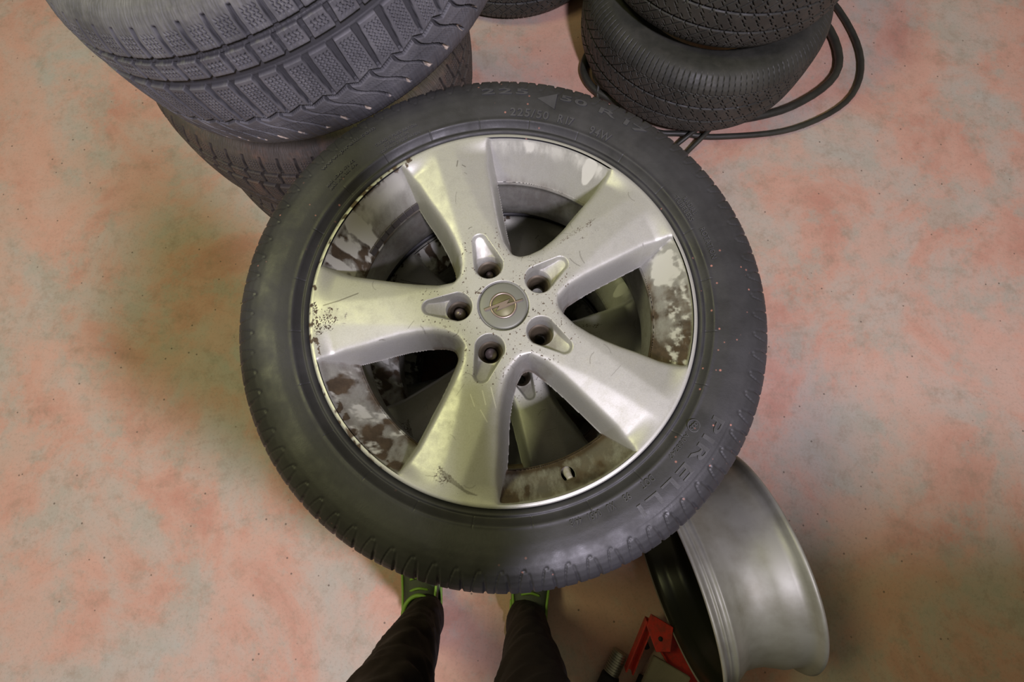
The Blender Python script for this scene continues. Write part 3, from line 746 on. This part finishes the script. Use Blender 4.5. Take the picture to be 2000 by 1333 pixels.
pl = box('metal_plate', (.320, -.672, .080), (.085, .125, .012), rad(-29), M['plate'], None); tag(pl, 'drab flat plate lying across a block below the red jack', 'plate')
pb = box('wood_block', (.306, -.700, .036), (.050, .06, .071), rad(-29), M['black'], None); tag(pb, 'dark block under the drab plate', 'block')
sl = empty('hand_tool', (.236, -.668, .0)); tag(sl, 'ribbed steel sleeve with a black grip lying beside the drab plate', 'tool')
M['sleeve'] = mat('sleeve_metal', (.42, .42, .34), .32, .8)
pr = []
for k in range(9): pr += [(.0175, k * .0055), (.0175, k * .0055 + .003), (.0160, k * .0055 + .0035), (.0160, k * .0055 + .0050)]
s1 = lathe('ribbed_sleeve', [(.0001, 0)] + pr + [(.0001, .05)], M['sleeve'], sl, 40, False, False); s1.location = (-.004, .012, .018); s1.rotation_euler = (rad(-90), 0, rad(-28))
s2 = lathe('grip', [(.0001, -.07), (.018, -.068), (.0205, -.06), (.0205, -.006), (.018, 0), (.0001, 0)], M['black'], sl, 32); s2.location = (-.004, .012, .0205); s2.rotation_euler = (rad(-90), 0, rad(-28))

# ------------------------------------------------------------ the person holding the phone
M['denim'] = mat('trouser_cloth', (.02, .015, .014), .8); t = NT(M['denim'])
t.l(t.mix(t.ramp(t.noise(12, 5, .6), [(.4, 0), (.75, 1)]), (.012, .0055, .0065), (.022, .012, .013)), t.b.inputs['Base Color'])
wv = t.n('ShaderNodeTexWave'); wv.inputs['Scale'].default_value = 2.0; wv.inputs['Distortion'].default_value = 22; wv.inputs['Detail'].default_value = 3
t.l(t.mapping((.4, .5, 1.6), (.4, .3, 0)), wv.inputs['Vector'])
t.l(t.bump(wv.outputs['Fac'], .25, .004, t.bump(t.noise(900, 2), .2, .0004)), t.b.inputs['Normal'])
M['jacket'] = mat('jacket_cloth', (.035, .035, .045), .8)
M['skin'] = mat('skin', (.52, .32, .24), .5)
M['hair'] = mat('hair_dark', (.03, .02, .015), .6)
M['shoe'] = mat('shoe_mesh_grey', (.055, .065, .045), .65); t = NT(M['shoe'])
t.l(t.bump(t.noise(500, 2), .5, .0008), t.b.inputs['Normal'])
M['lime'] = mat('shoe_lime', (.20, .36, .05), .5)
M['sole'] = mat('shoe_sole', (.10, .15, .05), .6)
person = empty('person', (-.065, -.54, 0)); tag(person, 'person in dark trousers and lime-trimmed trainers standing against the centre stack', 'person')
def loft(name, rings, material, parent, n=36, fold=.0, seed=0, capends=True):
    """rings: (cx, cy, cz, rx, ry)"""
    R_ = []
    rr = np.array(rings, float); ts = np.linspace(0, len(rr) - 1, (len(rr) - 1) * 14 + 1)
    for t_ in ts: 
        i = int(min(t_, len(rr) - 2)); f = t_ - i; f = f * f * (3 - 2 * f) * .4 + f * .6
        R_.append(rr[i] * (1 - f) + rr[i + 1] * f)
    R_ = np.array(R_); a = np.linspace(0, 2 * PI, n, endpoint=False); V = []
    for k, (cx, cy, cz, rx, ry) in enumerate(R_):
        f = 1 + fold * (fbm(np.cos(a) * 1.6 + cz * 14 + 5, np.sin(a) * 1.6 + cz * 22 + 3, 3, seed) - .5) * 2
        V.append(np.stack([cx + rx * f * np.cos(a), cy + ry * f * np.sin(a), np.full(n, cz)], -1))
    V = np.concatenate(V); m_ = len(R_); F = grid_faces(m_, n, False, True)[:, ::-1]
    Fs = [F]
    if capends:
        V = np.concatenate([V, [V[:n].mean(0)], [V[(m_ - 1) * n:m_ * n].mean(0)]])
        k = np.arange(n); Fs.append(np.stack([k, (k + 1) % n, np.full(n, m_ * n)], -1)); Fs.append(np.stack([(k + 1) % n + (m_ - 1) * n, k + (m_ - 1) * n, np.full(n, m_ * n + 1)], -1))
    return V, Fs
def merged(name, lofts, material, parent):
    V = []; Q = []; T = []; b = 0
    for v_, fs in lofts:
        V.append(v_)
        for f in fs: (Q if f.shape[1] == 4 else T).append(f + b)
        b += len(v_)
    return mesh_np(name, np.concatenate(V), [np.concatenate(Q)] + ([np.concatenate(T)] if T else []), material, parent)
PX, PY = -.065, -.54
def rel(r): return [(a - PX, b - PY, c, d, e) for a, b, c, d, e in r]
left = rel([(-.176, -.520, .078, .040, .044), (-.176, -.524, .105, .044, .048), (-.176, -.524, .16, .042, .048), (-.174, -.524, .26, .048, .054), (-.169, -.526, .38, .056, .062), (-.164, -.522, .50, .062, .068), (-.158, -.535, .64, .072, .080), (-.150, -.560, .80, .085, .095), (-.115, -.575, .93, .10, .11)])
right = rel([(.038, -.530, .076, .038, .044), (.040, -.532, .105, .043, .048), (.042, -.530, .16, .042, .048), (.043, -.526, .26, .047, .053), (.042, -.524, .38, .054, .062), (.039, -.520, .50, .060, .066), (.033, -.535, .64, .070, .080), (.022, -.560, .80, .085, .095), (-.012, -.575, .93, .10, .11)])
hips = rel([(-.064, -.575, .80, .165, .095), (-.064, -.578, .88, .175, .115), (-.064, -.580, .98, .170, .115), (-.064, -.580, 1.04, .158, .105)])
merged('trousers', [loft('l', left, None, None, 64, .15, 3), loft('r', right, None, None, 64, .15, 8), loft('h', hips, None, None, 40, .03, 1)], M['denim'], person)
# shoes
def shoe(x0, y0, toe, rz, side):
    e = bpy.data.objects.new('shoe', None)
    rings = []
    prof = [(0, .018, .012, .085), (.03, .034, .0, .098), (.08, .036, .0, .092), (.13, .041, .0, .072), (.19, .048, .0, .058), (.24, .044, .0, .050), (.272, .028, .0, .040), (.285, .010, .006, .022)]
    n = 28; V = []; m_ = 0
    pp = np.array(prof); ts = np.linspace(0, pp.shape[0] - 1, 43)
    for t_ in ts:
        i = int(min(t_, len(pp) - 2)); f = t_ - i; yy, wx, z0, z1 = pp[i] * (1 - f) + pp[i + 1] * f
        a = np.linspace(0, 2 * PI, n, endpoint=False); ca, sa = np.cos(a), np.sin(a)
        xx = wx * np.sign(ca) * np.abs(ca) ** .75; zc = (.016 + z1) / 2; zz = zc + (z1 - .016) / 2 * np.sign(sa) * np.abs(sa) ** .9
        V.append(np.stack([xx, np.full(n, yy), zz], -1)); m_ += 1
    V = np.concatenate(V); k = np.arange(n)
    V = np.concatenate([V, [V[:n].mean(0)], [V[-n:].mean(0)]])
    Fs = [grid_faces(m_, n, False, True), np.stack([(k + 1) % n, k, np.full(n, m_ * n)], -1), np.stack([k + (m_ - 1) * n, (k + 1) % n + (m_ - 1) * n, np.full(n, m_ * n + 1)], -1)]
    so = mesh_np('shoe', V, [Fs[0], np.concatenate(Fs[1:])], M['shoe'], person)
    so.location = (x0 - PX, y0 - PY, 0); so.rotation_euler = (0, 0, rz)
    # sole with lime rim
    out = []
    ol = [(0, .024), (.02, .036), (.08, .039), (.13, .043), (.19, .051), (.24, .047), (.272, .031), (.288, .008)]
    pts = [(wx, yy) for yy, wx in ol] + [(-wx, yy) for yy, wx in reversed(ol)]
    s_ = prism('sole', pts, .001, .022, M['sole'], so, .002)
    for sd in (-1, 1):                                    # lime welts from the sole up to the collar
        tube('lime_welt', [(sd * .043, .200, .030), (sd * .041, .150, .052), (sd * .036, .110, .074), (sd * .034, .070, .088), (sd * .033, .030, .096)], .0030, M['lime'], so, 8, 5)
        tube('lime_welt', [(sd * .041, .110, .022), (sd * .040, .06, .030), (sd * .038, .02, .052), (sd * .020, -.004, .080)], .0030, M['lime'], so, 8, 5)
    a_ = np.linspace(-.1, PI + .1, 9)
    tube('collar_trim', [(.033 * math.cos(v_), .066 + .040 * math.sin(v_), .096 - .006 * math.sin(v_)) for v_ in a_], .0045, M['lime'], so, 8, 4)
    for q in range(4):
        tube('lace', [(-.020, .112 + q * .022, .074 - q * .005), (0, .118 + q * .022, .0815 - q * .006), (.020, .112 + q * .022, .074 - q * .005)], .0028, M['lime'], so, 6, 4)
    return so
shoe(-.186, -.583, 0, rad(4), -1)
shoe(.042, -.616, 0, rad(-4), 1)
# jacket with sleeves, as skinned skeletons
def skin(name, joints, edges, root, material, parent, sub=2):
    me = bpy.data.meshes.new(name); me.from_pydata([j[:3] for j in joints], edges, [])
    o = bpy.data.objects.new(name, me); COL.objects.link(o)
    o.modifiers.new('s', 'SKIN')
    for i, j in enumerate(joints):
        sv = me.skin_vertices[0].data[i]; r = j[3]; sv.radius = (r, r) if not hasattr(r, '__len__') else r; sv.use_root = (i == root)
    sb = o.modifiers.new('b', 'SUBSURF'); sb.levels = sub
    dg = bpy.context.evaluated_depsgraph_get(); nm = bpy.data.meshes.new_from_object(o.evaluated_get(dg))
    nm.name = name; bpy.data.objects.remove(o)
    nm.materials.clear(); nm.materials.append(material); nm.polygons.foreach_set('use_smooth', [True] * len(nm.polygons))
    return link(bpy.data.objects.new(name, nm), parent)
R_ = lambda x, y, z, r: (x - PX, y - PY, z, r)
jj = [R_(-.065, -.580, .96, (.165, .115)), R_(-.090, -.582, 1.10, (.155, .11)), R_(-.115, -.580, 1.25, (.165, .115)), R_(-.135, -.575, 1.36, (.150, .10)), R_(-.140, -.565, 1.44, (.065, .06)),
      R_(-.300, -.575, 1.38, .062), R_(-.345, -.560, 1.25, .056), R_(-.345, -.520, 1.12, .052), R_(-.220, -.420, 1.15, .044), R_(-.100, -.335, 1.195, .036),
      R_(.030, -.575, 1.38, .062), R_(.080, -.560, 1.25, .056), R_(.110, -.520, 1.12, .052), R_(.110, -.420, 1.15, .044), R_(.110, -.335, 1.195, .036)]
skin('jacket', jj, [(0, 1), (1, 2), (2, 3), (3, 4), (3, 5), (5, 6), (6, 7), (7, 8), (8, 9), (3, 10), (10, 11), (11, 12), (12, 13), (13, 14)], 1, M['jacket'], person)
# head, neck and hands: skin
hd = [R_(-.140, -.565, 1.42, .055), R_(-.130, -.545, 1.49, .052), R_(-.125, -.535, 1.56, (.074, .088)), R_(-.125, -.525, 1.62, (.078, .095)), R_(-.125, -.530, 1.68, (.060, .075))]
body = skin('head', hd, [(0, 1), (1, 2), (2, 3), (3, 4)], 2, M['skin'], person)
def lump(name, c, r, material, parent):
    bm = bmesh.new(); bmesh.ops.create_uvsphere(bm, u_segments=16, v_segments=10, radius=1)
    for v_ in bm.verts: v_.co = Vector((v_.co.x * r[0], v_.co.y * r[1], v_.co.z * r[2]))
    o = from_bm(name, bm, material, parent, True); o.location = (c[0] - PX, c[1] - PY, c[2]); return o
lump('nose', (-.125, -.432, 1.575), (.014, .018, .022), M['skin'], person)
lump('mouth', (-.125, -.447, 1.535), (.024, .008, .007), mat('lips', (.45, .18, .15), .5), person)
for sd in (-1, 1):
    lump('eye', (-.125 + sd * .030, -.447, 1.603), (.012, .009, .008), mat('eye_white', (.7, .7, .7), .3), person)
    lump('ear', (-.125 + sd * .080, -.530, 1.59), (.010, .018, .030), M['skin'], person)
bm = bmesh.new(); bmesh.ops.create_uvsphere(bm, u_segments=28, v_segments=18, radius=1)
bmesh.ops.delete(bm, geom=[v_ for v_ in bm.verts if v_.co.z < -.35 + .75 * max(0, v_.co.y) * 1.2], context='VERTS')
for v_ in bm.verts: v_.co = Vector((v_.co.x * .084, v_.co.y * .103, v_.co.z * .100))
h_ = from_bm('hair', bm, M['hair'], person, True); h_.location = (-.125 - PX, -.540 - PY, 1.635)
# phone, held behind the viewpoint
th_ = rad(12.5); dv = Vector((0, math.sin(th_), -math.cos(th_))); up = Vector((0, math.cos(th_), math.sin(th_)))
pc = Vector(cam.location) - dv * .012 - up * .055
ph = box('phone', pc, (.074, .155, .008), 0, M['black'], None, rx=th_, bev=.003); tag(ph, 'black phone held in both hands above the wheel', 'phone')
def hand(sd):
    wr = Vector((.0106 + sd * .082, -.318, 1.198)); c = Vector((.0106 + sd * .052, -.275, 1.212)) - dv * .0
    pts = [(*wr, .022)]; ed = []
    def add(p, r, par): pts.append((p[0], p[1], p[2], r)); ed.append((par, len(pts) - 1)); return len(pts) - 1
    palm = add(c + dv * .006, .019, 0); 
    for k in range(4):
        b = c + up * (.012 + .017 * k - .01) + Vector((sd * .004, 0, 0)) + dv * .010
        i = add(b, .0095, palm); L = (.030, .034, .032, .025)[k]
        i = add(b + Vector((-sd * L * .8, 0, 0)) + dv * .010 + up * .004, .0085, i)
        i = add(b + Vector((-sd * L * 1.45, 0, 0)) + dv * .008 + up * .006, .0075, i)
    i = add(c - dv * .016 + up * .010, .011, palm); i = add(c - dv * .026 + up * .032 + Vector((-sd * .012, 0, 0)), .0095, i); i = add(c - dv * .024 + up * .050 + Vector((-sd * .026, 0, 0)), .008, i)
    pts = [(p[0] - PX, p[1] - PY, p[2], p[3]) for p in pts]
    skin('hand', pts, ed, 1, M['skin'], person, 1)
hand(-1); hand(1)

# ------------------------------------------------------------ added blocker shaped like a locker, outside the view, to shade the floor
M['blocker_mat'] = mat('blocker_paint', (.10, .14, .20), .5)
tc = empty('shade_blocker', (.74, -1.27, 0)); tag(tc, 'blue locker-shaped blocker added behind the person to shade the floor at the right', 'light_blocker')
box('body', (0, 0, .86), (.76, .62, 1.64), 0, M['blocker_mat'], tc, bev=.004)
box('top', (0, 0, 1.70), (.78, .65, .03), 0, M['plate'], tc, bev=.003)
for k in (-1, 1):
    d_ = box('door', (k * .187, .316, .86), (.365, .015, 1.56), 0, M['blocker_mat'], tc, bev=.002); box('handle', (-k * .13, .018, .05), (.014, .02, .14), 0, M['valve'], d_, bev=.001)
for a_ in (-.33, .33):
    for b_ in (-.26, .26): box('foot', (a_, b_, .020), (.05, .05, .04), 0, M['black'], tc)
